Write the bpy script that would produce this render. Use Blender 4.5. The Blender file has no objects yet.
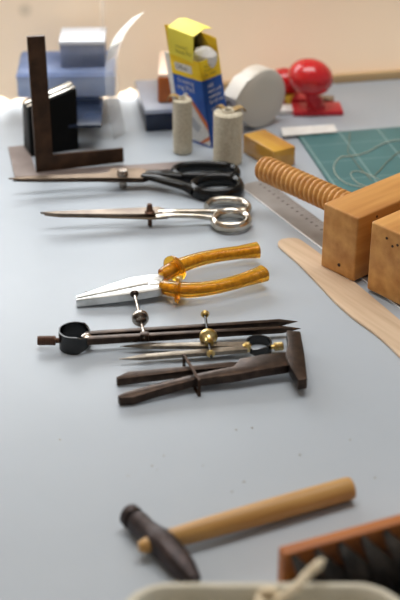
import bpy, bmesh, math, random
from mathutils import Vector, Matrix
random.seed(7)
C = bpy.context.scene.collection
PI = math.pi
# ------------------------------------------------------------------ camera model
TZ = 0.75                                   # table top height
CAMH, PITCH, F = 0.63, math.radians(30), 1293.0
CAM = Vector((0, 0, TZ + CAMH))
FW = Vector((0, math.cos(PITCH), -math.sin(PITCH)))
UP = Vector((0, math.sin(PITCH), math.cos(PITCH)))
RT = Vector((1, 0, 0))
def ray(px, py): return FW + RT * ((px - 200) / F) + UP * ((300 - py) / F)
def at(px, py, h=0.0):
    d = ray(px, py); t = (TZ + h - CAM.z) / d.z
    return CAM + d * t
def hgt(p, py):                              # height above the table of the point over p that lies on image row py
    k = (300 - py) / F
    # (z*cos + y*sin) / (y*cos - z*sin) = k with z relative to camera
    y = p.y - CAM.y; c, s = math.cos(PITCH), math.sin(PITCH)
    z = (k * y * c - y * s) / (c + k * s)
    return CAM.z + z - TZ
def ppm(p):                                  # pixels per metre at p
    return F / ((p - CAM).dot(FW))
Z = Vector((0, 0, 1))
def rotz(v, a): return Matrix.Rotation(a, 3, 'Z') @ v
# ------------------------------------------------------------------ materials
def mat(name, col, rough=0.5, metal=0.0, col2=None, nscale=30, bump=0.0, bscale=None, spec=0.5, coat=0.0, stretch=None, ang=0, detail=4, contrast=(0.35, 0.65), **kw):
    m = bpy.data.materials.new(name); m.use_nodes = True
    nt = m.node_tree; b = nt.nodes['Principled BSDF']
    b.inputs['Base Color'].default_value = (*col, 1); b.inputs['Roughness'].default_value = rough
    b.inputs['Metallic'].default_value = metal; b.inputs['Specular IOR Level'].default_value = spec
    b.inputs['Coat Weight'].default_value = coat
    for k, v in kw.items(): b.inputs[k.replace('_', ' ')].default_value = v
    tc = nt.nodes.new('ShaderNodeTexCoord'); src = tc.outputs['Object']
    if stretch:
        r = nt.nodes.new('ShaderNodeMapping'); r.inputs['Rotation'].default_value = (0, 0, -ang)
        s = nt.nodes.new('ShaderNodeMapping'); s.inputs['Scale'].default_value = stretch
        nt.links.new(src, r.inputs[0]); nt.links.new(r.outputs[0], s.inputs[0]); src = s.outputs[0]
    if col2:
        n = nt.nodes.new('ShaderNodeTexNoise'); n.inputs['Scale'].default_value = nscale; n.inputs['Detail'].default_value = detail
        nt.links.new(src, n.inputs['Vector'])
        cr = nt.nodes.new('ShaderNodeValToRGB')
        cr.color_ramp.elements[0].position = contrast[0]; cr.color_ramp.elements[1].position = contrast[1]
        cr.color_ramp.elements[0].color = (*col, 1); cr.color_ramp.elements[1].color = (*col2, 1)
        nt.links.new(n.outputs['Fac'], cr.inputs['Fac']); nt.links.new(cr.outputs[0], b.inputs['Base Color'])
    if bump:
        n = nt.nodes.new('ShaderNodeTexNoise'); n.inputs['Scale'].default_value = bscale or nscale; n.inputs['Detail'].default_value = 3
        nt.links.new(src, n.inputs['Vector'])
        bp = nt.nodes.new('ShaderNodeBump'); bp.inputs['Strength'].default_value = bump; bp.inputs['Distance'].default_value = 0.001
        nt.links.new(n.outputs['Fac'], bp.inputs['Height']); nt.links.new(bp.outputs[0], b.inputs['Normal'])
    return m
def wood(name, c1, c2, ang=0, fine=90, rough=0.45, along=0.08, coat=0.0, bump=0.15, vert=1.0):
    return mat(name, c1, rough, col2=c2, nscale=fine, stretch=(along, 1, vert), ang=ang, bump=bump, bscale=fine * 1.5, coat=coat, contrast=(0.3, 0.7))
def srgb(r, g, b):
    f = lambda c: (c / 255 / 12.92) if c <= 10 else ((c / 255 + 0.055) / 1.055) ** 2.4
    return (f(r), f(g), f(b))
# ------------------------------------------------------------------ objects
def obj(name, bm, m, parent=None, smooth=38, kind=None, label=None):
    bmesh.ops.remove_doubles(bm, verts=bm.verts, dist=1e-6)
    bmesh.ops.recalc_face_normals(bm, faces=bm.faces)
    if parent: bmesh.ops.translate(bm, verts=bm.verts, vec=-ORIG[parent.name])
    for f in bm.faces: f.smooth = True
    for e in bm.edges:
        if len(e.link_faces) == 2 and e.calc_face_angle(0) > math.radians(smooth): e.smooth = False
    me = bpy.data.meshes.new(name); bm.to_mesh(me); bm.free()
    for mm in (m if isinstance(m, (list, tuple)) else [m]): me.materials.append(mm)
    o = bpy.data.objects.new(name, me); C.objects.link(o)
    if parent:
        o.parent = parent
        ORIG[o.name] = ORIG[parent.name]
    if kind: o['kind'] = kind
    if label: o['label'] = label
    return o
ORIG = {}
def thing(name, label, cat, loc, group=None):
    o = bpy.data.objects.new(name, None); C.objects.link(o); o.location = loc; o.empty_display_size = 0.02
    o['label'] = label; o['category'] = cat
    if group: o['group'] = group
    ORIG[o.name] = Vector(loc); return o
def single(name, bm, m, label, cat, loc, group=None, smooth=38):
    """a thing that is one mesh, with its origin at its base"""
    bmesh.ops.translate(bm, verts=bm.verts, vec=-Vector(loc))
    o = obj(name, bm, m, None, smooth); o.location = loc; o['label'] = label; o['category'] = cat
    if group: o['group'] = group
    ORIG[o.name] = Vector(loc)
    return o
def NB(): return bmesh.new()
# ------------------------------------------------------------------ shapes
def bevel(bm, faces, w, seg=2, ang=30):
    if not w: return
    es = {e for f in faces if f.is_valid for e in f.edges if len(e.link_faces) == 2 and e.calc_face_angle(0) > math.radians(ang)}
    bmesh.ops.bevel(bm, geom=list(es), offset=w, segments=seg, affect='EDGES', profile=0.6, clamp_overlap=True)
def prism(bm, top, down, bev=0.0, seg=2, mi=0):
    down = Vector(down)
    a = [bm.verts.new(p) for p in top]; b = [bm.verts.new(Vector(p) + down) for p in top]
    fs = [bm.faces.new(a), bm.faces.new(list(reversed(b)))]
    n = len(a)
    for i in range(n):
        j = (i + 1) % n; fs.append(bm.faces.new([a[j], a[i], b[i], b[j]]))
    for f in fs: f.material_index = mi
    bmesh.ops.recalc_face_normals(bm, faces=fs)
    bevel(bm, fs, bev, seg)
def plate(bm, pts, t, bev=0.0, h=None, seg=2, mi=0):
    """flat piece lying down: its upper outline given by the image points of its rim at height h"""
    prism(bm, [at(p[0], p[1], p[2] if len(p) > 2 else h) for p in pts], (0, 0, -t), bev, seg, mi)
def hexa(bm, o, ux, uy, uz, bev=0.0, seg=2, mi=0):
    o = Vector(o); prism(bm, [o + uz, o + ux + uz, o + ux + uy + uz, o + uy + uz], -Vector(uz), bev, seg, mi)
def catmull(pts, n=6, closed=False):
    P = [Vector(p) for p in pts]; out = []; N = len(P)
    for i in range(N if closed else N - 1):
        p1, p2 = P[i], P[(i + 1) % N]
        p0 = P[i - 1] if (closed or i > 0) else p1 * 2 - p2
        p3 = P[(i + 2) % N] if (closed or i + 2 < N) else p2 * 2 - p1
        for k in range(n):
            t = k / n
            out.append(0.5 * (2 * p1 + (p2 - p0) * t + (2 * p0 - 5 * p1 + 4 * p2 - p3) * t * t + (3 * p1 - p0 - 3 * p2 + p3) * t ** 3))
    if not closed: out.append(P[-1])
    return out
def tube(bm, pts, r, seg=14, closed=False, rv=None, n=6, smooth=True, round_end=False, power=1.0, mi=0):
    """r, rv: horizontal / vertical half sizes, numbers or lists given at pts"""
    N0 = len(pts)
    P = catmull(pts, n, closed) if smooth and n > 1 else [Vector(p) for p in pts]
    def expand(q):
        if q is None: return None
        if not isinstance(q, (list, tuple)): return [q] * len(P)
        out = []
        for i in range(len(P)):
            u = i * (N0 if closed else N0 - 1) / (len(P) if closed else max(1, len(P) - 1)); a = int(u); f = u - a
            out.append(q[a % N0] * (1 - f) + q[(a + 1) % N0 if closed else min(a + 1, N0 - 1)] * f)
        return out
    R = expand(r); V = expand(rv) or R
    rings = []; M = len(P); prev = None
    def ring(p, t, a, b):
        nonlocal prev
        side = t.cross(Z)
        if side.length < 0.15: side = prev if prev is not None else Vector((1, 0, 0))
        side = (side - t * side.dot(t)).normalized()
        if prev is not None and side.dot(prev) < 0: side = -side
        prev = side
        up = side.cross(t).normalized()
        vs = []
        for k in range(seg):
            th = 2 * PI * k / seg; c, s = math.cos(th), math.sin(th)
            if power != 1.0: c = math.copysign(abs(c) ** power, c); s = math.copysign(abs(s) ** power, s)
            vs.append(bm.verts.new(p + side * (a * c) + up * (b * s)))
        return vs
    T = []
    for i in range(M):
        if closed: t = P[(i + 1) % M] - P[i - 1]
        else: t = P[min(i + 1, M - 1)] - P[max(i - 1, 0)]
        T.append(t.normalized())
    if round_end and not closed:
        for q in (80, 55, 25):
            s = math.cos(math.radians(q)); rings.append(ring(P[0] - T[0] * R[0] * math.sin(math.radians(q)) * 0.8, T[0], R[0] * s, V[0] * s))
    for i in range(M): rings.append(ring(P[i], T[i], R[i], V[i]))
    if round_end and not closed:
        for q in (25, 55, 80):
            s = math.cos(math.radians(q)); rings.append(ring(P[-1] + T[-1] * R[-1] * math.sin(math.radians(q)) * 0.8, T[-1], R[-1] * s, V[-1] * s))
    K = len(rings); fs = []
    for i in range(K if closed else K - 1):
        A, B = rings[i], rings[(i + 1) % K]
        for k in range(seg): fs.append(bm.faces.new([A[k], A[(k + 1) % seg], B[(k + 1) % seg], B[k]]))
    if not closed: fs += [bm.faces.new(list(reversed(rings[0]))), bm.faces.new(rings[-1])]
    for f in fs: f.material_index = mi
def lathe(bm, o, axis, prof, seg=28, mi=0, closed=False):
    """prof: list of (distance along axis, radius)"""
    o = Vector(o); axis = Vector(axis).normalized()
    s = axis.cross(Z) if abs(axis.z) < 0.9 else axis.cross(Vector((0, 1, 0)))
    s.normalize(); u = s.cross(axis).normalized()
    rings = []
    for d, r in prof:
        rings.append([bm.verts.new(o + axis * d + (s * math.cos(2 * PI * k / seg) + u * math.sin(2 * PI * k / seg)) * max(r, 1e-5)) for k in range(seg)])
    fs = []
    K = len(rings)
    for i in range(K if closed else K - 1):
        A, B = rings[i], rings[(i + 1) % K]
        for k in range(seg): fs.append(bm.faces.new([A[k], A[(k + 1) % seg], B[(k + 1) % seg], B[k]]))
    if not closed: fs += [bm.faces.new(list(reversed(rings[0]))), bm.faces.new(rings[-1])]
    for f in fs: f.material_index = mi
def bar(bm, p0, p1, w0, h0, w1, h1, bev=0.0, mi=0):
    p0, p1 = Vector(p0), Vector(p1); t = (p1 - p0).normalized(); s = t.cross(Z).normalized(); u = s.cross(t)
    q = lambda p, w, h: [bm.verts.new(p + s * (a * w / 2) + u * (b * h / 2)) for a, b in ((-1, -1), (1, -1), (1, 1), (-1, 1))]
    A, B = q(p0, w0, h0), q(p1, w1, h1)
    fs = [bm.faces.new(list(reversed(A))), bm.faces.new(B)] + [bm.faces.new([A[k], A[(k + 1) % 4], B[(k + 1) % 4], B[k]]) for k in range(4)]
    for f in fs: f.material_index = mi
    bmesh.ops.recalc_face_normals(bm, faces=fs)
    bevel(bm, fs, bev)
def loft(bm, secs, cap=True):
    R = [[bm.verts.new(p) for p in s] for s in secs]; n = len(R[0])
    for A, B in zip(R, R[1:]):
        for k in range(n): bm.faces.new([A[k], A[(k + 1) % n], B[(k + 1) % n], B[k]])
    if cap: bm.faces.new(list(reversed(R[0]))); bm.faces.new(R[-1])
def ellipsoid(bm, c, ax, ay, az, seg=28, rings=16):
    m = Matrix.Identity(4)
    for i, v in enumerate((ax, ay, az)):
        for j in range(3): m[j][i] = v[j]
    m.translation = c
    bmesh.ops.create_uvsphere(bm, u_segments=seg, v_segments=rings, radius=1.0, matrix=m)
def text_mesh(bm, s, mapf, size=1.0, align='LEFT', mi=0):
    """mapf(x, y) -> point; lettering becomes flat faces"""
    cu = bpy.data.curves.new('lettering', 'FONT'); cu.body = s; cu.size = size; cu.align_x = align; cu.resolution_u = 2
    o = bpy.data.objects.new('lettering', cu); C.objects.link(o)
    bpy.context.view_layer.update()
    me = o.to_mesh(); off = len(bm.verts)
    vs = [bm.verts.new(mapf(v.co.x, v.co.y)) for v in me.vertices]
    for p in me.polygons:
        try: bm.faces.new([vs[i] for i in p.vertices]).material_index = mi
        except ValueError: pass
    o.to_mesh_clear(); bpy.data.objects.remove(o); bpy.data.curves.remove(cu)
# ------------------------------------------------------------------ palette
M = {}
M['dark_steel'] = mat('dark_steel', srgb(58, 49, 44), 0.36, 1.0, col2=srgb(76, 63, 55), nscale=120, bump=0.1, bscale=400)
M['brown_steel'] = mat('brown_steel', srgb(52, 34, 20), 0.5, 0.3, col2=srgb(74, 50, 32), nscale=60, spec=0.25, bump=0.1, bscale=300)
M['hammer_iron'] = mat('hammer_iron', srgb(52, 45, 45), 0.42, 0.6, col2=srgb(74, 62, 60), nscale=90, bump=0.2, bscale=250)
M['flat_steel'] = mat('flat_steel', srgb(140, 127, 121), 0.5, 0.3, col2=srgb(124, 111, 106), nscale=40)
M['silver'] = mat('silver', srgb(205, 200, 190), 0.2, 1.0, col2=srgb(170, 160, 145), nscale=60)
M['scissor_blade'] = mat('scissor_blade', srgb(104, 92, 82), 0.34, 1.0, col2=srgb(128, 114, 100), nscale=50)
M['blade'] = mat('blade_steel', srgb(134, 116, 98), 0.36, 0.95, col2=srgb(108, 92, 76), nscale=40)
M['chrome'] = mat('plier_steel', srgb(222, 222, 220), 0.28, 0.9, col2=srgb(190, 190, 186), nscale=60)
M['black_enamel'] = mat('black_enamel', (0.004, 0.004, 0.004), 0.2, spec=0.3)
M['black_steel'] = mat('black_spring_steel', (0.004, 0.004, 0.004), 0.25, spec=0.5)
M['brass'] = mat('brass', srgb(200, 165, 85), 0.3, 1.0, col2=srgb(225, 205, 150), nscale=200)
M['nickel'] = mat('aged_nickel', srgb(180, 172, 162), 0.25, 1.0, col2=srgb(120, 105, 94), nscale=200)
M['grey_steel'] = mat('grey_steel', srgb(150, 140, 125), 0.38, 0.9, col2=srgb(110, 100, 88), nscale=80)
M['amber'] = mat('amber_plastic', (1.0, 0.62, 0.06), 0.10, Transmission_Weight=0.85, IOR=1.28, col2=(0.98, 0.52, 0.035), nscale=60)
M['gold_core'] = mat('sleeve_core', srgb(206, 166, 60), 0.4, 0.3, col2=srgb(160, 116, 30), nscale=250)
M['handle_wood'] = wood('ash_handle', srgb(192, 150, 86), srgb(168, 122, 62), math.atan2(0.07, 0.15), 160, 0.42, 0.07)
M['cream'] = mat('cream_thread', srgb(214, 206, 186), 0.9, col2=srgb(186, 176, 152), nscale=500, bump=0.5, bscale=900)
M['card_core'] = mat('card_core', srgb(205, 196, 176), 0.85)
M['kraft'] = mat('tan_paper', srgb(160, 132, 84), 0.8)
M['white_plastic'] = mat('white_plastic', srgb(204, 196, 184), 0.35)
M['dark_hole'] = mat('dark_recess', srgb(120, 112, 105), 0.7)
M['red'] = mat('red_enamel', srgb(206, 22, 30), 0.25, col2=srgb(190, 14, 24), nscale=20, coat=0.4)
M['red_dark'] = mat('red_paint', srgb(196, 30, 44), 0.4)
M['paper'] = mat('white_paper', srgb(236, 234, 230), 0.85, col2=srgb(224, 220, 214), nscale=80)
M['yellow'] = mat('carton_yellow', srgb(240, 204, 20), 0.5, col2=srgb(236, 192, 10), nscale=40)
M['lit_yellow'] = mat('carton_yellow_lit', srgb(240, 222, 70), 0.55)  # light coming through the flap, painted as a paler yellow
M['blue'] = mat('carton_blue', srgb(28, 84, 170), 0.5, col2=srgb(22, 74, 158), nscale=40)
M['print_white'] = mat('print_white', srgb(232, 230, 228), 0.6, col2=srgb(215, 212, 208), nscale=300)
M['print_dark'] = mat('print_dark', srgb(90, 80, 30), 0.7)
M['orange'] = mat('print_orange', srgb(226, 122, 60), 0.6)
M['sheen_lid'] = mat('lid_painted_sheen', srgb(226, 230, 238), 0.4)  # reflection on the clear lid put into its white colour
def lit_through(name, k, *a, **kw):
    m = mat(name, *a, **kw); nt = m.node_tree; b = nt.nodes['Principled BSDF']
    tl = nt.nodes.new('ShaderNodeBsdfTranslucent'); ms = nt.nodes.new('ShaderNodeMixShader'); ms.inputs[0].default_value = k
    if b.inputs['Base Color'].links: nt.links.new(b.inputs['Base Color'].links[0].from_socket, tl.inputs[0])
    else: tl.inputs[0].default_value = b.inputs['Base Color'].default_value
    nt.links.new(b.outputs[0], ms.inputs[1]); nt.links.new(tl.outputs[0], ms.inputs[2]); nt.links.new(ms.outputs[0], nt.nodes['Material Output'].inputs[0])
    return m
M['clear_blue'] = lit_through('blue_clear_plastic', .45, srgb(206, 218, 242), 0.12, col2=srgb(176, 192, 224), nscale=30, Transmission_Weight=0.5, IOR=1.15)
M['case_blue'] = lit_through('blue_grey_plastic', .5, srgb(222, 233, 250), 0.2, col2=srgb(204, 220, 244), nscale=25)
M['navy'] = mat('navy_plastic', srgb(30, 38, 56), 0.25, spec=0.35, col2=srgb(44, 56, 80), nscale=25)
M['navy_lid'] = mat('grey_blue_lid', srgb(186, 192, 206), 0.25, col2=srgb(170, 178, 194), nscale=20)
M['matt_black'] = mat('matt_black', (0.002, 0.002, 0.002), 0.7, spec=0.15)
M['brown_block'] = mat('brown_wax', srgb(190, 104, 40), 0.35, col2=srgb(164, 84, 28), nscale=40)
M['peach'] = mat('wax_lit_top', srgb(255, 228, 208), 0.4)
M['block_wood'] = wood('varnished_pine', srgb(214, 164, 62), srgb(184, 126, 38), 2.2, 60, 0.22, 0.1, coat=0.5)
M['screw_wood'] = wood('screw_beech', srgb(210, 158, 88), srgb(180, 124, 62), -0.4, 120, 0.4, 0.1)
M['strip_wood'] = wood('pale_beech', srgb(212, 187, 158), srgb(190, 162, 132), -0.98, 120, 0.6, 0.08)
M['brush_wood'] = wood('brush_wood', srgb(182, 110, 46), srgb(156, 86, 32), 0.3, 120, 0.4, 0.1)
M['bristle'] = mat('dark_bristle', srgb(16, 14, 13), 0.45, col2=srgb(70, 63, 56), nscale=60, contrast=(0.4, 0.75))
M['bin_plastic'] = mat('beige_bin', srgb(206, 200, 182), 0.6, col2=srgb(198, 192, 172), nscale=60)
M['cord'] = mat('cotton_cord', srgb(240, 226, 198), 0.9, col2=srgb(222, 204, 172), nscale=300, bump=0.5, bscale=500)
M['grey_thread'] = mat('grey_thread', srgb(176, 182, 168), 0.9)
M['tan_thread'] = mat('brown_thread', srgb(128, 128, 112), 0.9)
M['ruler'] = mat('ruler_steel', srgb(172, 170, 170), 0.34, 0.6, col2=srgb(158, 155, 154), nscale=30)
M['ruler_mark'] = mat('ruler_marks', srgb(96, 88, 84), 0.5)
M['edge_glint'] = mat('ruler_edge_glint', srgb(240, 240, 240), 0.35, 0.3)  # reflection along the ruler edge put into a white colour
M['screw_dark'] = mat('rusty_screw', srgb(88, 62, 48), 0.45, 0.7)
M['yellow_rubber'] = mat('yellow_eraser', srgb(226, 190, 60), 0.6)
M['trim'] = wood('tan_trim', srgb(206, 176, 130), srgb(192, 160, 116), 0.2, 60, 0.5)

# ------------------------------------------------------------------ the room
PHI = math.radians(11)
A_ = rotz(Vector((1, 0, 0)), PHI)            # along the wall / table
B_ = rotz(Vector((0, 1, 0)), PHI)            # towards the wall
WP = at(340, 81); WP.z = 0                    # foot of the wall plane
WP0 = WP - A_ * 0.0
def W(a, b, z): return WP + A_ * a + B_ * b + Z * z
def wbox(bm, a0, a1, b0, b1, z0, z1, bev=0): hexa(bm, W(a0, b0, z0), A_ * (a1 - a0), B_ * (b1 - b0), Z * (z1 - z0), bev)
def struct(name, bm, m): o = obj(name, bm, m); o['kind'] = 'structure'; ORIG[o.name] = Vector((0, 0, 0)); return o
wm = mat('beige_wall_paint', srgb(232, 210, 184), 0.85, col2=srgb(226, 203, 176), nscale=2.5, bump=0.05, bscale=200)
nt = wm.node_tree                             # one faint grey scuff on the paint, upper left
geo = nt.nodes.new('ShaderNodeNewGeometry'); dist = nt.nodes.new('ShaderNodeVectorMath'); dist.operation = 'DISTANCE'
d = ray(25, 10); n_ = B_; t_ = (WP - CAM).dot(n_) / d.dot(n_); sp = CAM + d * t_
dist.inputs[1].default_value = sp; nt.links.new(geo.outputs['Position'], dist.inputs[0])
cr = nt.nodes.new('ShaderNodeMapRange'); cr.inputs['From Min'].default_value = 0.001; cr.inputs['From Max'].default_value = 0.012
cr.inputs['To Min'].default_value = 0.35; cr.inputs['To Max'].default_value = 0.0; nt.links.new(dist.outputs['Value'], cr.inputs['Value'])
mx = nt.nodes.new('ShaderNodeMix'); mx.data_type = 'RGBA'
b = nt.nodes['Principled BSDF']; old = b.inputs['Base Color'].links[0].from_socket
nt.links.new(cr.outputs[0], mx.inputs[0]); nt.links.new(old, mx.inputs[6]); mx.inputs[7].default_value = (*srgb(120, 110, 92), 1)
nt.links.new(mx.outputs[2], b.inputs['Base Color'])
# back wall: a thin beige panel, taken for a window blind, lit through by the daylight behind it, an open window high on the left above the frame
LB0, LB1, LZ0, LZ1 = -1.25, -0.08, TZ + 0.10, TZ + 1.30       # window in the left wall, outside the frame
LA = -1.9
WA0, WA1, WZ0, WZ1 = -1.35, -0.12, TZ + 0.175, TZ + 0.54
T = 0.14
pm = wm.copy(); pm.name = 'beige_blind_panel'; nt = pm.node_tree
b = nt.nodes['Principled BSDF']; cs_ = b.inputs['Base Color'].links[0].from_socket
tl = nt.nodes.new('ShaderNodeBsdfTranslucent'); nt.links.new(cs_, tl.inputs[0])
mxs = nt.nodes.new('ShaderNodeMixShader'); mxs.inputs[0].default_value = PANEL = 0.088
nt.links.new(b.outputs[0], mxs.inputs[1]); nt.links.new(tl.outputs[0], mxs.inputs[2]); nt.links.new(mxs.outputs[0], nt.nodes['Material Output'].inputs[0])
bm = NB()
def on_wall(px, py):
    d = ray(px, py); p = CAM + d * ((WP - CAM).dot(B_) / d.dot(B_)); return (p - WP).dot(A_), p.z
# the panel's lifted lower edge leaves a bright uneven gap above the table at the left
edge = [on_wall(*q) for q in ((-170, 103), (-60, 99), (-20, 97.5), (2, 96.5), (6, 98.5), (10, 101.5), (15, 99), (21, 98), (40, 99), (112, 97.5), (117, 97), (121, 92), (126, 91), (130, 88), (134, 90.5), (138, 94), (141, 97), (143, 101))]
edge = [(LA, edge[0][1])] + edge + [(edge[-1][0] + .01, TZ - .02), (2.2, TZ - .02)]
for (a0, z0), (a1, z1) in zip(edge, edge[1:]):
    bm.faces.new([bm.verts.new(W(a_, 0, z_)) for a_, z_ in ((a0, z0), (a1, z1), (a1, WZ0), (a0, WZ0))]).material_index = 1
wbox(bm, LA, 2.2, 0, T, 0, TZ - .04)
wbox(bm, LA, 2.2, 0, T, WZ1, 2.8); wbox(bm, LA, WA0, 0, T, WZ0, WZ1); wbox(bm, WA1, 2.2, 0, T, WZ0, WZ1)
struct('wall_back', bm, [wm, pm])
bm = NB()
wbox(bm, LA - .12, LA, -3.2, T, 0, LZ0); wbox(bm, LA - .12, LA, -3.2, T, LZ1, 2.8); wbox(bm, LA - .12, LA, -3.2, LB0, LZ0, LZ1); wbox(bm, LA - .12, LA, LB1, T, LZ0, LZ1)
struct('wall_left', bm, wm)
bm = NB(); wbox(bm, LA - .12, 2.2, -3.2, 0, -0.05, 0)
struct('floor', bm, wood('floor_boards', srgb(150, 120, 90), srgb(130, 100, 74), 0.2, 12))
bm = NB(); wbox(bm, LA - .12, 2.2, -3.2, 0, 2.8, 2.86)
struct('ceiling', bm, mat('ceiling_white', srgb(235, 232, 226), 0.9))
bm = NB()
for a0, a1, z0, z1 in ((WA0, WA1, WZ0, WZ0 + .03), (WA0, WA1, WZ1 - .05, WZ1), (WA0, WA0 + .05, WZ0, WZ1), (WA1 - .05, WA1, WZ0, WZ1)):
    wbox(bm, a0, a1, 0.05, 0.10, z0, z1)
wpaint = mat('window_paint', srgb(238, 236, 230), 0.5)
struct('window_1', bm, wpaint)
bm = NB()
for b0_, b1_, z0, z1 in ((LB0, LB1, LZ0, LZ0 + .05), (LB0, LB1, LZ1 - .05, LZ1), (LB0, LB0 + .05, LZ0, LZ1), (LB1 - .05, LB1, LZ0, LZ1), ((LB0 + LB1) / 2 - .02, (LB0 + LB1) / 2 + .02, LZ0, LZ1)):
    wbox(bm, LA - .09, LA - .04, b0_, b1_, z0, z1)
struct('window_2', bm, wpaint)
bm = NB(); wbox(bm, on_wall(215, 90)[0], 1.2, -0.010, -0.001, TZ, TZ + 0.012, 0.002)
struct('trim_1', bm, M['trim'])

# ------------------------------------------------------------------ table
tm = mat('grey_blue_laminate', srgb(172, 180, 188), 0.45, col2=srgb(166, 174, 182), nscale=5, spec=0.45, bump=0.04, bscale=700)
tb = thing('work_table', 'long pale grey-blue work table carrying all the tools', 'table', WP)
bm = NB(); wbox(bm, -1.5, 1.2, -1.36, -0.001, TZ - 0.035, TZ, 0.003); obj('tabletop', bm, tm, tb)
lm = mat('table_leg_paint', srgb(120, 124, 128), 0.5)
for a in (-1.4, 1.1):
    for b_ in (-1.28, -0.12):
        bm = NB(); wbox(bm, a - .03, a + .03, b_ - .03, b_ + .03, 0, TZ - 0.035, .003); obj('leg', bm, lm, tb)

# ------------------------------------------------------------------ cutting mat
MC = at(297, 134.5, 0.003); MD = at(329, 182, 0.003)
mv = (MD - MC); mv.z = 0; mv.normalize()               # towards the viewer along the mat's left edge
mu = Vector((-mv.y, mv.x, 0))
if mu.x < 0: mu = -mu
mang = math.atan2(mu.y, mu.x)
gm = mat('green_mat', srgb(60, 106, 108), 0.5, col2=srgb(68, 114, 116), nscale=15, bump=0.1, bscale=800)
nt = gm.node_tree; b = nt.nodes['Principled BSDF']; old = b.inputs['Base Color'].links[0].from_socket
tc = nt.nodes.new('ShaderNodeTexCoord'); mp = nt.nodes.new('ShaderNodeMapping'); mp.inputs['Rotation'].default_value = (0, 0, -mang)
nt.links.new(tc.outputs['Object'], mp.inputs[0]); sx = nt.nodes.new('ShaderNodeSeparateXYZ'); nt.links.new(mp.outputs[0], sx.inputs[0])
def mnode(op, a, bv=None):
    n = nt.nodes.new('ShaderNodeMath'); n.operation = op
    for i, q in enumerate((a, bv)):
        if q is None: continue
        if isinstance(q, (int, float)): n.inputs[i].default_value = q
        else: nt.links.new(q, n.inputs[i])
    return n.outputs[0]
gl = []
GX, GY = 0.004, 0.012
for ax, off in ((sx.outputs[0], GX), (sx.outputs[1], GY)):
    q = mnode('ADD', ax, 10 * 0.05 - off); q = mnode('MODULO', q, 0.05); q = mnode('SUBTRACT', q, 0.025); q = mnode('ABSOLUTE', q)
    gl.append((mnode('GREATER_THAN', q, 0.0242), ax))
vx = mnode('MULTIPLY', gl[0][0], 0.55); vy = mnode('MULTIPLY', gl[1][0], 0.3)
fac = mnode('MAXIMUM', vx, vy)
mx = nt.nodes.new('ShaderNodeMix'); mx.data_type = 'RGBA'; nt.links.new(fac, mx.inputs[0]); nt.links.new(old, mx.inputs[6]); mx.inputs[7].default_value = (*srgb(160, 186, 182), 1)
nt.links.new(mx.outputs[2], b.inputs['Base Color'])
bm = NB(); Cn = Vector(MC); Cn.z = TZ
hexa(bm, Cn, mu * 0.45, mv * 0.30, Z * 0.003, 0.0008)
single('cutting_mat', bm, gm, 'teal green cutting mat with a pale grid behind the wooden press', 'cutting mat', Cn)
def thread(name, label, pts, h, m, r=0.0006):
    P = [at(x, y, h) for x, y in pts]; bm = NB(); tube(bm, P, r, 6, n=8)
    lo = Vector(P[0]); lo.z = TZ + 0.003
    single(name, bm, m, label, 'thread', lo)
thread('loose_thread', 'long pale grey thread looping across the green cutting mat', [(404, 139), (385, 143), (365, 153), (350, 156), (341, 157), (335, 163), (334, 170), (338, 177), (346, 183), (358, 186.5), (372, 188)], 0.0037, M['grey_thread'], 0.0006)
thread('loose_thread', 'small curled grey thread loop on the mat just behind the wooden screw', [(378, 186), (368, 186.5), (358, 183), (352, 177), (351, 173), (356, 171), (365, 173), (374, 177), (380, 180)], 0.0040, M['grey_thread'], 0.0005)
thread('loose_thread', 'thin brown thread squiggle running forward over the mat', [(350, 132), (349, 143), (348, 152), (354, 160), (360, 168), (368, 176), (372, 181)], 0.0036, M['tan_thread'], 0.0005)
thread('loose_thread', 'thin dull thread at the right side of the green mat', [(404, 150), (396, 154), (388, 161), (380, 170), (374, 176)], 0.0036, M['tan_thread'], 0.0005)
# white paper strip
bm = NB(); P = []
xs = 14
top = [at(281 + (334 - 281) * i / xs, 127.5 - 3.2 * i / xs, 0.006 + 0.001 * math.sin(i)) for i in range(xs + 1)]
bot = [at(283 + (337.5 - 283) * i / xs, 135.5 - 4.0 * i / xs, 0.0055 + 0.0008 * math.sin(i * 1.7)) for i in range(xs + 1)]
loft(bm, [[t, b2, b2 - Z * 0.0015, t - Z * 0.0015] for t, b2 in zip(top, bot)])
lo = at(310, 131); single('paper_strip', bm, M['paper'], 'white folded paper strip at the far left corner of the green mat', 'paper', lo)

# ------------------------------------------------------------------ steel ruler
q0, q1 = at(244.7, 190), at(321.7, 248.5); rd = (q1 - q0).normalized(); rn = Vector((-rd.y, rd.x, 0))
if rn.x < 0: rn = -rn
RL0 = q0 - rd * 0.012; RW = 0.034; RLEN = 0.50
bm = NB(); hexa(bm, RL0, rd * RLEN, rn * RW, Z * 0.0012, 0.0002, 1)
for i in range(1, 95):
    x = i * 0.005; ln = 0.007 if i % 2 == 0 else 0.0045
    hexa(bm, RL0 + rd * x + rn * (RW - ln - .0004) + Z * 0.00115, rd * 0.0005, rn * ln, Z * 0.0001, mi=1)
    if i % 2 == 0: hexa(bm, RL0 + rd * (x - .0016) + rn * (RW - .0135) + Z * 0.00115, rd * 0.0026, rn * 0.0032, Z * 0.0001, mi=1)
ru = thing('steel_ruler', 'long steel ruler running under the wooden press jaws', 'ruler', RL0)
obj('ruler_blade', bm, [M['ruler'], M['ruler_mark']], ru)
bm = NB(); hexa(bm, RL0 - rn * 0.0012, rd * RLEN, rn * 0.0014, Z * 0.0015, 0.0002, 1); obj('bevelled_edge', bm, M['edge_glint'], ru, label='bevelled edge, its reflection painted white')
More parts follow.
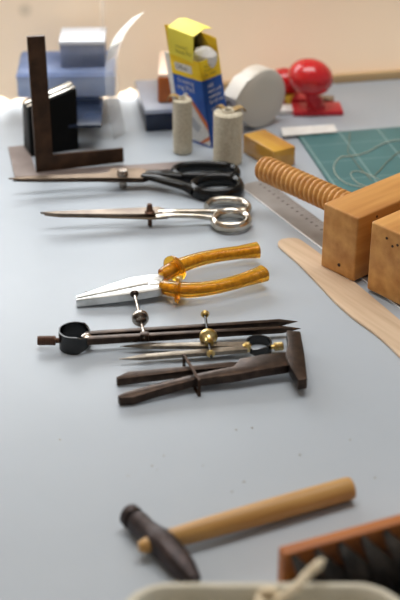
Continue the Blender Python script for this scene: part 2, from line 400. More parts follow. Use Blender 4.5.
# ------------------------------------------------------------------ pale wooden strip
up_ = [(288, 237.6), (298, 238.2), (306, 243), (321, 254), (345, 273.5), (372, 296), (400, 319.5), (436, 350), (462, 374), (470, 388)]
lo_ = [(470, 412), (466, 424), (455, 418), (436, 396), (400, 356), (377.5, 335), (355, 318.5), (343, 308.5), (331, 297), (316, 281), (300, 264.5), (286, 252), (278.5, 245), (278.5, 241), (282, 238.5)]
out = [(v.x, v.y) for v in catmull([Vector((x, y, 0)) for x, y in up_], 4)] + [(v.x, v.y) for v in catmull([Vector((x, y, 0)) for x, y in lo_], 4)]
bm = NB(); plate(bm, out, 0.003, 0.0005, h=0.003, seg=1)
single('wooden_strip', bm, M['strip_wood'], 'thin pale wooden strip with a rounded end, lying beside the steel ruler', 'wooden strip', at(340, 275))

# ------------------------------------------------------------------ wooden press
b0 = at(320.5, 265.5, 0.003); b1 = at(353.5, 282, 0.003)
u = (b1 - b0); u.z = 0; jw = u.length; u.normalize(); v = Vector((-u.y, u.x, 0))
if v.x < 0: v = -v
jh = hgt(b0, 203) - 0.003
pr = thing('wooden_press', 'heavy wooden two-jaw press with a threaded wooden screw on its far side', 'press', Vector((b0.x, b0.y, TZ)))
jwood = mat('oak_jaw', srgb(212, 158, 88), 0.42, col2=srgb(172, 112, 48), nscale=60, stretch=(0.09, 1, 1), ang=math.atan2(v.y, v.x), bump=0.2, bscale=200, contrast=(0.3, 0.72))
holes = mat('knot_dark', srgb(58, 36, 22), 0.8)
bm = NB(); hexa(bm, b0, u * jw, v * 0.26, Z * jh, 0.0022, 3)
kp = b0 + u * jw * 0.55 + Z * 0.011 - v * 0.0002; lathe(bm, kp, -v, [(-.001, .0018), (.0004, .0018)], 12, mi=1)
kp = b0 + u * jw * 1.0 + v * 0.028 + Z * (jh - .007); lathe(bm, kp, u, [(-.001, .0014), (.0004, .0014)], 10, mi=1)
j1 = obj('jaw', bm, [jwood, holes], pr)
c0 = at(366.5, 289, 0.003); jh2 = hgt(c0, 221.5) - 0.003
bm = NB(); hexa(bm, c0, u * jw * 1.05, v * 0.25, Z * jh2, 0.0022, 3)
for a_, h_ in ((.45, .010), (.62, .0155), (.75, .012)):
    lathe(bm, c0 + u * jw * a_ + Z * (jh2 - h_) - v * .0002, -v, [(-.001, .0013), (.0004, .0013)], 10, mi=1)
obj('jaw', bm, [jwood, holes], pr)
# screw: parallel to u, through the back of the far jaw
SH = 0.050
def lineoff(px, py, h): p = at(px, py, h); return (p - b0).dot(v), (p - b0).dot(u)
best = None
for k in range(20, 90):
    h = k / 1000; va = lineoff(264, 171, h)[0]; vb = lineoff(330, 199, h)[0]
    if best is None or abs(va - vb) < best[0]: best = (abs(va - vb), h, va, vb)
print('screw fit', best, 'jaw w', jw, 'jaw h', jh)
SH = min(max(best[1], 0.03), 0.06, jh - 0.0195)
sv, su = lineoff(264, 170, SH); sv = (sv + lineoff(332, 197, SH)[0]) / 2
sr = 13.3 / ppm(at(275, 176, SH))
P0 = b0 + u * (su - 0.010) + v * sv; P0.z = TZ + SH
SL = -su + 0.010 + 0.003
print('screw', SH, sv, su, sr, SL)
bm = NB(); pitch = 0.0068; amp = 0.0016; seg = 32; nr = int(SL / pitch * 14)
s_ = v; w_ = Z
rings = []
for i in range(nr + 1):
    x = SL * i / nr; vs = []
    for k in range(seg):
        th = 2 * PI * k / seg; ph = (x / pitch - k / seg) % 1.0
        tri = 1 - abs(2 * ph - 1); tri = min(1.0, tri * 1.5)
        r = sr - amp * 2 * (1 - tri)
        if x < 0.010: r *= math.sqrt(max(0.12, 1 - ((0.010 - x) / 0.010) ** 2 * 0.8))
        vs.append(P0 + u * x + (s_ * math.cos(th) + w_ * math.sin(th)) * r)
    rings.append(vs)
loft(bm, rings); obj('screw', bm, M['screw_wood'], pr, smooth=35, label='threaded wooden screw')

# ------------------------------------------------------------------ varnished block
hB = 0.024
tB, tA, tC = at(274, 152, hB), at(243, 134, hB), at(296, 146.5, hB)
uu = (tA - tB); bl = uu.length; uu.normalize(); vv = Vector((uu.y, -uu.x, 0))
if vv.dot(tC - tB) < 0: vv = -vv
bw = (tC - tB).dot(vv); og = Vector((tB.x, tB.y, TZ))
bm = NB(); hexa(bm, og, uu * bl, vv * bw, Z * hB, 0.0015)
single('wooden_block', bm, M['block_wood'], 'golden varnished wooden block lying between the white spool and the threaded screw', 'block', og)

# ------------------------------------------------------------------ flat steel square on the table
sqn = 'flat_square'
bm = NB()
plate(bm, [(8, 146.8), (28, 144.6), (35.5, 170.5), (150, 163.5), (184.5, 161), (187, 163.2), (187, 168), (150, 170.5), (14.5, 176.5)], 0.002, 0.0003, h=0.0025, seg=1)
single('flat_square', bm, M['flat_steel'], 'dull grey flat steel square lying under the upright square and black shears', 'steel square', at(60, 172))
# ------------------------------------------------------------------ upright square
q0, q1 = at(36.5, 172.5, 0.0026), at(124, 162.5, 0.0026)
ud = (q1 - q0); L = ud.length; ud.normalize(); nd = Vector((-ud.y, ud.x, 0))
def upr(px, py):                              # point of the upright plane seen at px, py
    d = ray(px, py); t = (q0 - CAM).dot(nd) / d.dot(nd); return CAM + d * t
bm = NB()
pts = [(36.5, 172.5), (27, 37), (45, 36), (53, 155), (123.5, 148.5), (124, 162.5)]
prism(bm, [upr(*p) for p in pts], nd * 0.004, 0.0005, 1)
single('upright_square', bm, M['brown_steel'], 'rusty brown L-shaped square standing on edge, tallest tool at left', 'square', Vector((q0.x, q0.y, TZ + .0025)))
# black box leaning behind it
q0b = at(30.5, 157, 0.0); q1b = at(79, 149.5, 0.0)
ub = (q1b - q0b).normalized(); nb = Vector((-ub.y, ub.x, 0))
def bpl(px, py):
    d = ray(px, py); t = (q0b - CAM).dot(nb) / d.dot(nb); return CAM + d * t
bk = thing('black_block', 'matt black block with a sloping metal-edged top behind the upright square', 'block', q0b)
a1, a2 = bpl(28.5, 109), bpl(76.5, 89)
bm = NB(); prism(bm, [q0b, q1b, a2, a1], nb * 0.030, 0.0008, 1); obj('block_body', bm, M['matt_black'], bk)
bm = NB(); e = (a2 - a1).normalized(); nn = Vector(nb)
hexa(bm, a1 + nn * 0.003 + Z * .0003, e * (a2 - a1).length, nn * 0.004, Z * 0.0018, 0.0003, 1)
hexa(bm, a1 + nn * 0.014 + Z * .0003, e * (a2 - a1).length, nn * 0.010, Z * 0.0014, 0.0003, 1)
obj('metal_edge', bm, M['silver'], bk, label='thin silver metal edge')

# ------------------------------------------------------------------ plastic cases at the back left
def frame_box(bm, px0, px1, py, h0, h, depth, yaw=0.0, bev=0.002, inset=0.0):
    p, q = at(px0, py, h0), at(px1, py, h0); w = (q - p).length
    ux = rotz(Vector((1, 0, 0)), yaw); uy = rotz(Vector((0, 1, 0)), yaw)
    hexa(bm, p + Vector((0, 0, inset)), ux * w, uy * depth, Z * h, bev); return p, ux, uy, w
p = at(90, 127); hs = hgt(p, 99)
bm = NB(); frame_box(bm, 66, 101, 128, 0, hs, 0.09, 0.04); cs = thing('plastic_box', 'dark navy plastic box at the bottom of the stack by the wall', 'box', p)
obj('box_body', bm, M['navy'], cs)
bm = NB(); frame_box(bm, 65.5, 101.5, 128.3, hs - .008, .004, 0.091, 0.04, .001); obj('box_rim', bm, M['navy'], cs)
# wide case
pw = at(66, 98.5, hs)
hw = hgt(Vector((pw.x, pw.y - 0.0, 0)), 74) - hs
wc = thing('plastic_case', 'wide pale blue-grey plastic case in the middle of the stack', 'case', Vector((pw.x, pw.y, TZ + hs)))
bm = NB(); o_, ux, uy, w_w = frame_box(bm, 18, 115, 98.5, hs + .001, hw * 0.85, 0.085, 0.05, .002); obj('case_body', bm, M['case_blue'], wc)
bm = NB()
h1, h2 = hs + .001 + hw * .85, hs + .001 + hw
lo4 = [o_ + ux * a + uy * b_ for a, b_ in ((-.001, -.001), (w_w + .001, -.001), (w_w + .001, .086), (-.001, .086))]
hi4 = [o_ + ux * a + uy * b_ for a, b_ in ((.002, .003), (w_w - .002, .003), (w_w - .002, .083), (.002, .083))]
for q in lo4: q.z = TZ + h1
for q in hi4: q.z = TZ + h2
loft(bm, [lo4, hi4]); bevel(bm, list(bm.faces), .0015); obj('case_lid', bm, M['clear_blue'], wc)
# small box on top
hc = hs + hw + .001
pc = at(62, 68, hc); h3 = hgt(pc, 43) - hc
sc_ = thing('clear_box', 'small clear plastic box with its lid reflection painted white, on top of the stack', 'box', Vector((pc.x, pc.y, TZ + hc)))
bm = NB(); o_, ux, uy, w3 = frame_box(bm, 61, 105, 68, hc, h3 * 0.9, 0.055, 0.03, .002); obj('box_body', bm, M['clear_blue'], sc_)
bm = NB(); hexa(bm, o_ + Z * (h3 * .9) - ux * .001 - uy * .001, ux * (w3 + .002), uy * .057, Z * h3 * .16, .0012); obj('lid', bm, M['sheen_lid'], sc_, label='lid with its reflection painted white')
bm = NB()
for i in range(9):
    a = o_ + ux * (0.008 + 0.0045 * i) + uy * (0.012 + 0.02 * random.random()) + Z * (0.002 + .004)
    e_ = ux * 0.012 * math.cos(i) + uy * 0.012 * math.sin(i) + Z * 0.003 * math.sin(i * 2.1)
    bar(bm, a, a + e_, .0035, .003, .0025, .003)
ct = obj('metal_bits', bm, M['dark_steel'], sc_, kind='stuff', label='dark metal bits inside')
# dark box to the right
pd = at(148, 132); hd = hgt(pd, 110)
db = thing('lidded_box', 'low dark navy box with a grey-blue lid, left of the yellow carton', 'box', pd)
bm = NB(); o_, ux, uy, wd = frame_box(bm, 146, 180, 132, 0, hd * 0.8, 0.105, 0.16, .002); obj('box_body', bm, M['navy'], db)
bm = NB(); hexa(bm, o_ + Z * hd * .8 - ux * .001 - uy * .001, ux * (wd + .002), uy * .107, Z * hd * .2, .0012); obj('lid', bm, M['navy_lid'], db, label='grey-blue lid')
# brown block on it
pb = at(158, 103, hd + .0005); hb = hgt(pb, 77) - hd
bb = thing('wax_block', 'brown wax block with its lit top painted pale peach, on the lidded box', 'block', Vector((pb.x, pb.y, TZ + hd)))
ux, uy = rotz(Vector((1, 0, 0)), .0), rotz(Vector((0, 1, 0)), .0)
bm = NB(); hexa(bm, pb, ux * .026, uy * .088, Z * hb * .97, .003, 3); obj('block_body', bm, M['brown_block'], bb)
bm = NB(); hexa(bm, pb + Z * hb * .95 + ux * .0005 + uy * .0005, ux * .025, uy * .087, Z * .005, .0022, 3); obj('lit_top', bm, M['peach'], bb, label='lit top painted pale peach')  # light on the block's top face, painted as a paler slab

# ------------------------------------------------------------------ clear plastic strips
cm = bpy.data.materials.new('clear_film'); cm.use_nodes = True; nt = cm.node_tree
for n in list(nt.nodes):
    if n.type != 'OUTPUT_MATERIAL': nt.nodes.remove(n)
on = [n for n in nt.nodes if n.type == 'OUTPUT_MATERIAL'][0]
tr = nt.nodes.new('ShaderNodeBsdfTransparent'); tr.inputs[0].default_value = (.97, .97, .97, 1)
gls = nt.nodes.new('ShaderNodeBsdfGlossy'); gls.inputs['Roughness'].default_value = .12
tl = nt.nodes.new('ShaderNodeBsdfTranslucent'); tl.inputs[0].default_value = (.95, .95, .93, 1)
lw = nt.nodes.new('ShaderNodeLayerWeight'); lw.inputs[0].default_value = .12
m1 = nt.nodes.new('ShaderNodeMixShader'); m2 = nt.nodes.new('ShaderNodeMixShader'); m2.inputs[0].default_value = .10
nt.links.new(lw.outputs['Fresnel'], m1.inputs[0]); nt.links.new(tr.outputs[0], m1.inputs[1]); nt.links.new(gls.outputs[0], m1.inputs[2])
nt.links.new(m1.outputs[0], m2.inputs[1]); nt.links.new(tl.outputs[0], m2.inputs[2]); nt.links.new(m2.outputs[0], on.inputs['Surface'])
def film(label, base, cen, width, lean, tip=0):
    """a curled strip standing on the table: centre line given by image points in an upright plane through base, width across it"""
    P = []
    for x, y in cen:
        d = ray(x, y); t = (base.y - CAM.y) / d.y; P.append(CAM + d * t)
    P = catmull(P, 6); bm = NB(); w = Vector(lean)
    secs = []
    for i, p in enumerate(P):
        t = (P[min(i + 1, len(P) - 1)] - P[max(i - 1, 0)]).normalized(); n = t.cross(w).normalized() * .0003
        a, b_ = p - w * width / 2, p + w * width / 2
        secs.append([a - n, b_ - n, b_ + n, a + n])
    t_ = thing('plastic_strip', label, 'plastic strip', base)
    k = int(len(secs) * (1 - tip))
    loft(bm, secs[:k + 1]); obj('film', bm, cm, t_, smooth=60)
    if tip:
        bm = NB(); loft(bm, secs[k:]); obj('tip_glint', bm, wfm, t_, smooth=60, label='tip with its reflection painted white')  # window reflection on the tip, painted as a white piece of film
wfm = mat('glint_film', srgb(245, 245, 238), 0.4)
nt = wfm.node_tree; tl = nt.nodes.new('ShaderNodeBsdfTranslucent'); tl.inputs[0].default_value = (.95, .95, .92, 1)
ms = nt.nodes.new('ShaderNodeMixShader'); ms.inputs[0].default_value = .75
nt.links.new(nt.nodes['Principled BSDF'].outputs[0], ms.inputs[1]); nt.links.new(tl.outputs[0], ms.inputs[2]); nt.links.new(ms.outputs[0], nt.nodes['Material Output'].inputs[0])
bs = at(120, 136)
film('clear plastic strip curling up, its tip reflection painted white, right of the blue cases', bs, [(120, 136), (115, 112), (112, 88), (111.5, 68), (113.5, 52), (119, 37), (127, 26), (138, 15)], 0.027, Vector((0.50, 0.86, 0.0)).normalized(), .36)
bs = at(112, 108)
film('thin straight clear plastic strip rising beside the small clear box', bs, [(112, 108), (109, 85), (106, 60), (104, 40), (102.5, 20), (102, 1)], 0.006, Vector((0.9, 0.4, 0)).normalized())

# ------------------------------------------------------------------ carton
F0 = at(212, 148); L0 = at(183.5, 138.5); R0 = at(233, 138)
ul = (L0 - F0); lw_ = ul.length; ul.normalize()
ur = Vector((-ul.y, ul.x, 0))
if ur.dot(R0 - F0) < 0: ur = -ur
rw = max(0.028, (R0 - F0).dot(ur)); rw = 0.036
print('carton', lw_, rw)
hF = hgt(F0, 62)                               # height of the torn right face
hT = hF + 0.036
SK = Vector((-0.016, 0.0, 0))                  # the carton is crushed: its top leans to the left
def cw(a, b_, h): return F0 + ul * a + ur * b_ + Z * h + SK * (h / hF)
hb_ = hgt(F0, 81.5)                            # border of yellow and blue
ca = thing('carton', 'tall open yellow and blue cardboard carton, leaning left behind the thread spools', 'carton', F0)
th = .0008
def wall(bm, a0, b0_, a1, b1_, z0, z1l, z1r, mi):
    n = Vector((-(b1_ - b0_), a1 - a0, 0)).normalized()
    def pt(a, b_, z, k): return cw(a + n.x * k, b_ + n.y * k, z)
    secs = [[pt(a0, b0_, z0, 0), pt(a1, b1_, z0, 0), pt(a1, b1_, z0, th), pt(a0, b0_, z0, th)], [pt(a0, b0_, z1l, 0), pt(a1, b1_, z1r, 0), pt(a1, b1_, z1r, th), pt(a0, b0_, z1l, th)]]
    nf = len(bm.faces); loft(bm, secs); bm.faces.ensure_lookup_table()
    for f in bm.faces[nf:]: f.material_index = mi
bm = NB()
for z0, zl, zr, mi, kind in ((0, hb_, hb_, 1, 0), (hb_, None, None, 0, 1)):
    wall(bm, lw_, 0, 0, 0, z0, hb_ if not kind else hF, hb_ if not kind else hF, mi)      # left (wide) face up to the fold
    wall(bm, 0, 0, 0, rw, z0, hb_ if not kind else hF, hb_ if not kind else hF - .001, mi)
    wall(bm, 0, rw, lw_, rw, z0, hb_ if not kind else hF + .020, hb_ if not kind else hF + .026, mi)
    wall(bm, lw_, rw, lw_, 0, z0, hb_ if not kind else hF + .026, hb_ if not kind else hT, mi)
hexa(bm, cw(.0005, .0005, .0005), ul * (lw_ - .001), ur * (rw - .001), Z * .001, mi=1)
obj('carton_body', bm, [M['yellow'], M['blue']], ca)
# raised lid panel over the wide face, with its top flap folded back
bm = NB()
def lp(s, h, k=0): return cw(lw_ * s, -k, h)
loft(bm, [[lp(1.02, hF - .002, .0004), lp(.22, hF - .006, .0006), lp(.22, hF - .006, -.0004), lp(1.02, hF - .002, -.0006)],
          [lp(.84, hT - .0, .004), lp(-.02, hT - .004, .004), lp(-.02, hT - .004, .003), lp(.84, hT, .003)]])
t0, t1 = lp(.84, hT, .0036), lp(-.02, hT - .004, .0036)
back = ur * .020 + Z * .005; back2 = ur * .034 + Z * .002
loft(bm, [[t0, t1, t1 - Z * .0007, t0 - Z * .0007], [t0 + back, t1 + back, t1 + back - Z * .0007, t0 + back - Z * .0007], [t0 + back2, t1 + back2, t1 + back2 - Z * .0007, t0 + back2 - Z * .0007]])
obj('lid_flap', bm, M['lit_yellow'], ca, label='raised lid flap, painted paler yellow as lit through')
# white paper roll inside
bm = NB(); cc = cw(lw_ * .45, rw * .55, hF - .037)
lathe(bm, cc, Z + Vector((.15, -.1, 0)), [(0, .012), (.034, .0150), (.041, .0135), (.046, .007), (.047, .001)], 20); obj('paper_contents', bm, M['print_white'], ca, label='white paper showing in the torn opening')
# white side tongue
bm = NB(); wall(bm, lw_ + .0095, .002, lw_ + .0005, .002, hb_ - .035, hF, hF, 0); obj('side_tongue', bm, M['paper'], ca, label='white unprinted tuck flap')
# print: left face uses s across (0 = front edge) and height
def fl(x, y, k=.0011):                        # x measured from the left end of the wide face
    return cw(lw_ - x, -k, y)
def fr(x, y, k=.0011): return cw(-k, x, y)
bm = NB()
def quad(f, x0, y0, x1, y1, mi=0, k=.0011):
    fc = bm.faces.new([bm.verts.new(f(*p, k)) for p in ((x0, y0), (x1, y0), (x1, y1), (x0, y1))]); fc.material_index = mi
def poly(f, pts, mi=0, k=.0011):
    fc = bm.faces.new([bm.verts.new(f(*p, k)) for p in pts]); fc.material_index = mi
W_ = lw_
quad(fl, W_ * .14, hb_ + .006, W_ * .72, hb_ + .016, 0)
text_mesh(bm, 'Office', lambda x, y: fl(W_ * .17 + x, hb_ + .0085 + y, .0014), .0078, mi=1)
text_mesh(bm, 'Drawing', lambda x, y: fl(W_ * .16 + x, hb_ - .0085 + y, .0014), .0075, mi=0)
text_mesh(bm, 'ing Pad', lambda x, y: fl(W_ * .12 + x, hb_ - .0175 + y, .0014), .0095, mi=0)
for i, s in enumerate(('refill', 'extra soft', 'washable', 'for all inks')): text_mesh(bm, s, lambda x, y, i=i: fr(.007 + x, hb_ - .010 - .0068 * i + y, .0014), .0062, mi=0)
for i, s in enumerate(('kissen', 'recharge', 'tampone')): text_mesh(bm, s, lambda x, y, i=i: fr(.009 + x, hb_ - .040 - .0068 * i + y, .0014), .0062, mi=0)
for i, s in enumerate(('Universal', 'Colour', 'No. 2 blue')): text_mesh(bm, s, lambda x, y, i=i: fr(.006 + x, hb_ + .015 - .0052 * i + y, .0014), .0046, mi=1)
text_mesh(bm, 'Universal', lambda x, y: fl(W_ * .35 + x, hF + .013 + y, .0040), .0046, mi=1)
text_mesh(bm, 'Stamp Pad', lambda x, y: fl(W_ * .30 + x, hF + .006 + y, .0034), .0058, mi=1)
poly(fl, [(W_ * .30, hb_ - .022), (W_ * .42, hb_ - .020), (W_ * .99, hb_ * .30), (W_ * .99, .002), (W_ * .05, .004), (W_ * .05, hb_ - .045)], 0, .0010)
poly(fl, [(W_ * .40, hb_ - .023), (W_ * .50, hb_ - .024), (W_ * .99, hb_ * .38), (W_ * .99, hb_ * .25)], 2, .0013)
poly(fl, [(W_ * .99, hb_ * .18), (W_ * .99, hb_ * .12), (W_ * .72, .003), (W_ * .62, .003)], 2, .0013)
poly(fl, [(W_ * .5, hb_ * .42), (W_ * .75, hb_ * .28), (W_ * .6, hb_ * .18), (W_ * .3, hb_ * .3)], 3, .0012)
obj('carton_print', bm, [M['print_white'], M['print_dark'], M['orange'], mat('print_grey', srgb(176, 178, 184), .6)], ca, label='white lettering and orange-striped picture')

# ------------------------------------------------------------------ thread spools
def spool(label, px0, px1, pyb, pyt, tabs):
    c = at((px0 + px1) / 2, pyb); r = (px1 - px0) / 2 / ppm(c); c = at((px0 + px1) / 2, pyb - r * ppm(c) * .40)
    h = hgt(c, pyt); sp_ = thing('thread_spool', label, 'thread spool', c, 'cream thread spools')
    bm = NB(); prof = [(.0006, r * .8), (.0012, r * .97)]
    n = int(h / .0016)
    for i in range(n): prof += [(.0018 + (h - .0036) * i / n, r * .985), (.0018 + (h - .0036) * (i + .5) / n, r * (1.0 + .012 * math.sin(i * 2.3)))]
    prof += [(h - .0014, r * .96), (h - .0005, r * .86), (h - .0005, r * .42), (h - .01, r * .42), (h - .01, .0)]
    lathe(bm, c, Z, prof, 30); obj('thread_winding', bm, M['cream'], sp_, smooth=50)
    bm = NB(); lathe(bm, c, Z, [(0, r * .42), (h + .0015, r * .42), (h + .0015, r * .30), (0, r * .30)], 20, closed=True); obj('core_tube', bm, M['card_core'], sp_)
    bm = NB()
    for ang, ln, wd in tabs:
        d = Vector((math.cos(ang), math.sin(ang), 0)); s = Vector((-d.y, d.x, 0)) * wd / 2
        P = [c + Z * (h + .0006) + d * r * .35, c + Z * (h + .003) + d * r * .8, c + Z * (h + .001) + d * (r + ln * .6), c + Z * (h - ln * .8) + d * (r + ln)]
        loft(bm, [[p - s, p + s, p + s + Z * .0008, p - s + Z * .0008] for p in catmull(P, 4)])
    obj('paper_tab', bm, M['kraft'], sp_, label='tan paper tab')
spool('thinner cream thread spool, left in front of the yellow carton', 173, 192.5, 156, 98.5, [(2.9, .007, .009)])
spool('thicker cream thread spool, right beside the golden wooden block', 213, 242, 168, 111, [(.35, .004, .010), (2.3, .001, .006)])

# ------------------------------------------------------------------ white tape dispenser
cb = at(253, 126); cR = (hgt(cb, 68.5)) / 2
yaw = math.radians(40); nrm = Vector((math.sin(yaw), -math.cos(yaw), 0)); sd = Vector((math.cos(yaw), math.sin(yaw), 0))
td = thing('tape_dispenser', 'round white tape dispenser standing between the carton and red stamp', 'tape dispenser', cb)
cc = cb + Z * cR + sd * .006; Tk = .026
bm = NB()
lathe(bm, cc + nrm * (-Tk / 2), nrm, [(0, cR * .5), (0, cR * .93), (.0012, cR * .98), (.003, cR), (Tk - .004, cR), (Tk - .0012, cR * .975), (Tk, cR * .92), (Tk + .0015, cR * .6), (Tk + .002, .001)], 48)
obj('round_body', bm, M['white_plastic'], td)
bm = NB(); n0 = cc - sd * cR * 1.12 + Z * (-.002)
sec = []
for k, (a, zlo, zhi) in enumerate(((-.2, -.8, .93), (-.75, -.62, .78), (-1.02, -.45, .50), (-1.22, -.28, .28))):
    p = cc + sd * cR * a
    sec.append([p + nrm * (-Tk / 2 + .001) + Z * cR * zlo, p + nrm * (Tk / 2 - .001) + Z * cR * zlo, p + nrm * (Tk / 2 - .001) + Z * cR * zhi, p + nrm * (-Tk / 2 + .001) + Z * cR * zhi])
loft(bm, sec); bevel(bm, list(bm.faces), .002, 2, 40); obj('nose', bm, M['white_plastic'], td)
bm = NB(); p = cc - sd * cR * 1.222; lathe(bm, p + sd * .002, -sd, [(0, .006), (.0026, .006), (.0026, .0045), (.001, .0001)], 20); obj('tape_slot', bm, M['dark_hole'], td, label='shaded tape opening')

# ------------------------------------------------------------------ red hand stamps
def stamp(label, px, pyb, kx, ky, krx, kry, tilt, base=True, yawb=0.05):
    c = at(px, pyb); s = 1 / ppm(c)
    st = thing('hand_stamp', label, 'stamp', c, 'red hand stamps')
    bx_, by_ = rotz(Vector((1, 0, 0)), yawb), rotz(Vector((0, 1, 0)), yawb)
    bw_, bd_ = 50 * s, .034
    bm = NB(); hexa(bm, c - bx_ * bw_ * .5 - by_ * .004, bx_ * bw_, by_ * bd_, Z * .0065, .0015); obj('base_plate', bm, M['red_dark'], st)
    kc = c + by_ * .013; hk = hgt(kc, ky); kc = at(kx, ky, hk)
    dx = (kc - c).x
    nb_ = c + by_ * .013 - bx_ * .002
    bm = NB(); tube(bm, [nb_ + Z * .005, nb_ + Z * .011, nb_ + Z * (hk * .4) + Vector((dx * .4, 0, 0)), nb_ + Z * (hk * .8) + Vector((dx * .8, 0, 0))], [.015, .011, .009, .011], 24, n=6); obj('neck', bm, M['red_dark'], st)
    bm = NB(); ct_, stt = math.cos(tilt), math.sin(tilt)
    ellipsoid(bm, kc, Vector((ct_, 0, stt)) * krx * s, Vector((0, 1, 0)) * krx * s * .95, Vector((-stt, 0, ct_)) * kry * s); obj('knob', bm, M['red'], st)
stamp('glossy red hand stamp with a big mushroom knob, in front of its twin', 318, 115, 310.5, 77, 23, 17.8, -.22)
stamp('second red hand stamp, mostly hidden behind the nearer red knob', 292, 103, 284, 81, 16, 13, .1)
# odds and ends around the stamps
p = at(279, 103); bm = NB(); hexa(bm, p, rotz(Vector((.016, 0, 0)), -.5), rotz(Vector((0, .03, 0)), -.5), Z * .012, .002); single('yellow_eraser', bm, M['yellow_rubber'], 'small yellow eraser left of the red stamp', 'eraser', p)
p = at(277, 115.5); bm = NB(); hexa(bm, p, rotz(Vector((.028, 0, 0)), .15), rotz(Vector((0, .022, 0)), .15), Z * .006, .001); single('white_card', bm, M['paper'], 'small white card packet between tape dispenser and red stamp', 'card packet', p)
p = at(325, 106); bm = NB(); hexa(bm, p + Vector((-.008, .008, 0)), Vector((.020, -.003, 0)), Vector((.002, .016, 0)), Z * .007, .002)
single('metal_clasp', bm, M['nickel'], 'small grey metal clasp behind the red stamp base', 'clasp', p)

# ------------------------------------------------------------------ black handled shears
pv = at(123, 187.5)
sh = thing('tailor_shears', 'large dark-bladed shears with black looped handles, behind the silver scissors', 'shears', pv)
hh = lambda x: .021 - (x - 8) * (.021 - .0155) / 115
bm = NB(); plate(bm, [(x, y, hh(x)) for x, y in ((8, 177.8), (30, 175.9), (60, 174.5), (100, 173), (109, 172.0), (110, 168.4), (140, 167.8), (152, 170.5), (148, 175), (143, 178), (100, 177.6), (50, 178.2), (22, 178.6))], .0022, .0004, seg=1); obj('blade', bm, M['blade'], sh)
bm = NB(); plate(bm, [(x, y, hh(x) - .0024) for x, y in ((12, 180), (40, 177.5), (100, 176), (148, 175), (150, 179), (143, 181), (113, 181), (100, 180.4), (40, 180.6))], .0022, .0004, seg=1); obj('blade', bm, M['dark_steel'], sh)
bm = NB(); lathe(bm, Vector((pv.x, pv.y, TZ)), Z, [(0, .0038), (.0005, .0044), (.0125, .0044)], 16)
q = at(123, 170.3, .0155); q.x, q.y = pv.x, pv.y; lathe(bm, Vector((pv.x, pv.y, TZ + .0145)), Z, [(0, .0064), (.0055, .0064), (.0078, .005), (.008, .001)], 12); obj('pivot_screw', bm, M['nickel'], sh)
bm = NB()
tube(bm, [at(x, y, h) for x, y, h in ((143, 175.5, .0135), (155, 178, .0135), (170, 182, .012), (184, 186, .010), (194, 191, .008))], [.0075, .0075, .0068, .0065, .0065], 12, rv=[.003, .004, .0045, .005, .0055])
tube(bm, [at(x, y, .0078) for x, y in ((193, 186), (204, 180.5), (220, 179), (234, 180.5), (240, 186.5), (236, 192), (221, 194.8), (205, 194.4), (196, 191.5))], .0052, 12, closed=True, rv=.0075); obj('handle', bm, M['black_enamel'], sh)
bm = NB()
tube(bm, [at(x, y, h) for x, y, h in ((146, 173.5, .0125), (158, 174, .0125), (170, 175.5, .011), (182, 177.5, .010))], [.0075, .0065, .006, .005], 12, rv=[.003, .004, .0045, .005])
tube(bm, [at(x, y, .0078) for x, y in ((174, 172.5), (180, 168), (195, 166), (214, 166.2), (230, 168), (237, 173), (232, 177.3), (215, 178), (195, 178), (180, 177.3))], .0045, 12, closed=True, rv=.0066); obj('handle', bm, M['black_enamel'], sh)

# ------------------------------------------------------------------ silver scissors
pv = at(150, 225.5)
ss = thing('scissors', 'slim silver scissors with open ring handles, between shears and pliers', 'scissors', pv)
hh = lambda x: .020 - (x - 40) * (.020 - .0155) / 110
bm = NB(); plate(bm, [(x, y, hh(x)) for x, y in ((40, 211.8), (58, 210.8), (100, 209.2), (142, 207.2), (158, 206.4), (168, 209.5), (160, 213), (142, 214), (100, 214), (66, 213.8), (54, 213.4))], .0026, .0004, seg=1); obj('blade', bm, M['scissor_blade'], ss)
bm = NB(); plate(bm, [(x, y, hh(x) - .0028) for x, y in ((44, 214), (100, 212), (150, 209), (172, 211), (168, 217), (150, 218), (100, 216.2), (60, 215.6))], .0024, .0004, seg=1); obj('blade', bm, M['blade'], ss)
bm = NB(); lathe(bm, Vector((pv.x, pv.y, TZ)), Z, [(0, .002), (.0004, .0024), (.022, .0024), (.0223, .002)], 14); lathe(bm, Vector((pv.x, pv.y, TZ + .0158)), Z, [(0, .0055), (.001, .0055), (.0022, .0038), (.0042, .0034), (.0098, .0027), (.0102, .0015)], 14); obj('pivot_screw', bm, M['screw_dark'], ss)
bm = NB()
tube(bm, [at(x, y, h) for x, y, h in ((158, 212, .0135), (175, 211.5, .013), (200, 211.5, .011), (225, 211.5, .009), (244, 209.5, .008))], [.005, .0034, .003, .0032, .0034], 12, rv=[.0018, .0026, .0028, .003, .0032])
tube(bm, [at(x, y, .0075) for x, y in ((206, 206.5), (212, 201.5), (226, 200), (240, 201.5), (248, 206.5), (246, 211.5), (234, 212.5))], [.0028, .0036, .004, .004, .004, .0038, .0034], 12, rv=.0048); obj('ring_handle', bm, M['silver'], ss)
bm = NB()
tube(bm, [at(x, y, h) for x, y, h in ((156, 216, .0125), (175, 215.5, .0125), (195, 216, .011), (213, 218, .0085))], [.005, .0034, .003, .0032], 12, rv=[.0018, .0026, .0028, .003])
tube(bm, [at(x, y, .007) for x, y in ((214, 220.5), (219, 215), (231, 212.8), (243, 215), (248.5, 220), (244, 225.5), (231, 227.8), (218, 225.8))], .0042, 12, closed=True, rv=.0060); obj('ring_handle', bm, M['silver'], ss)

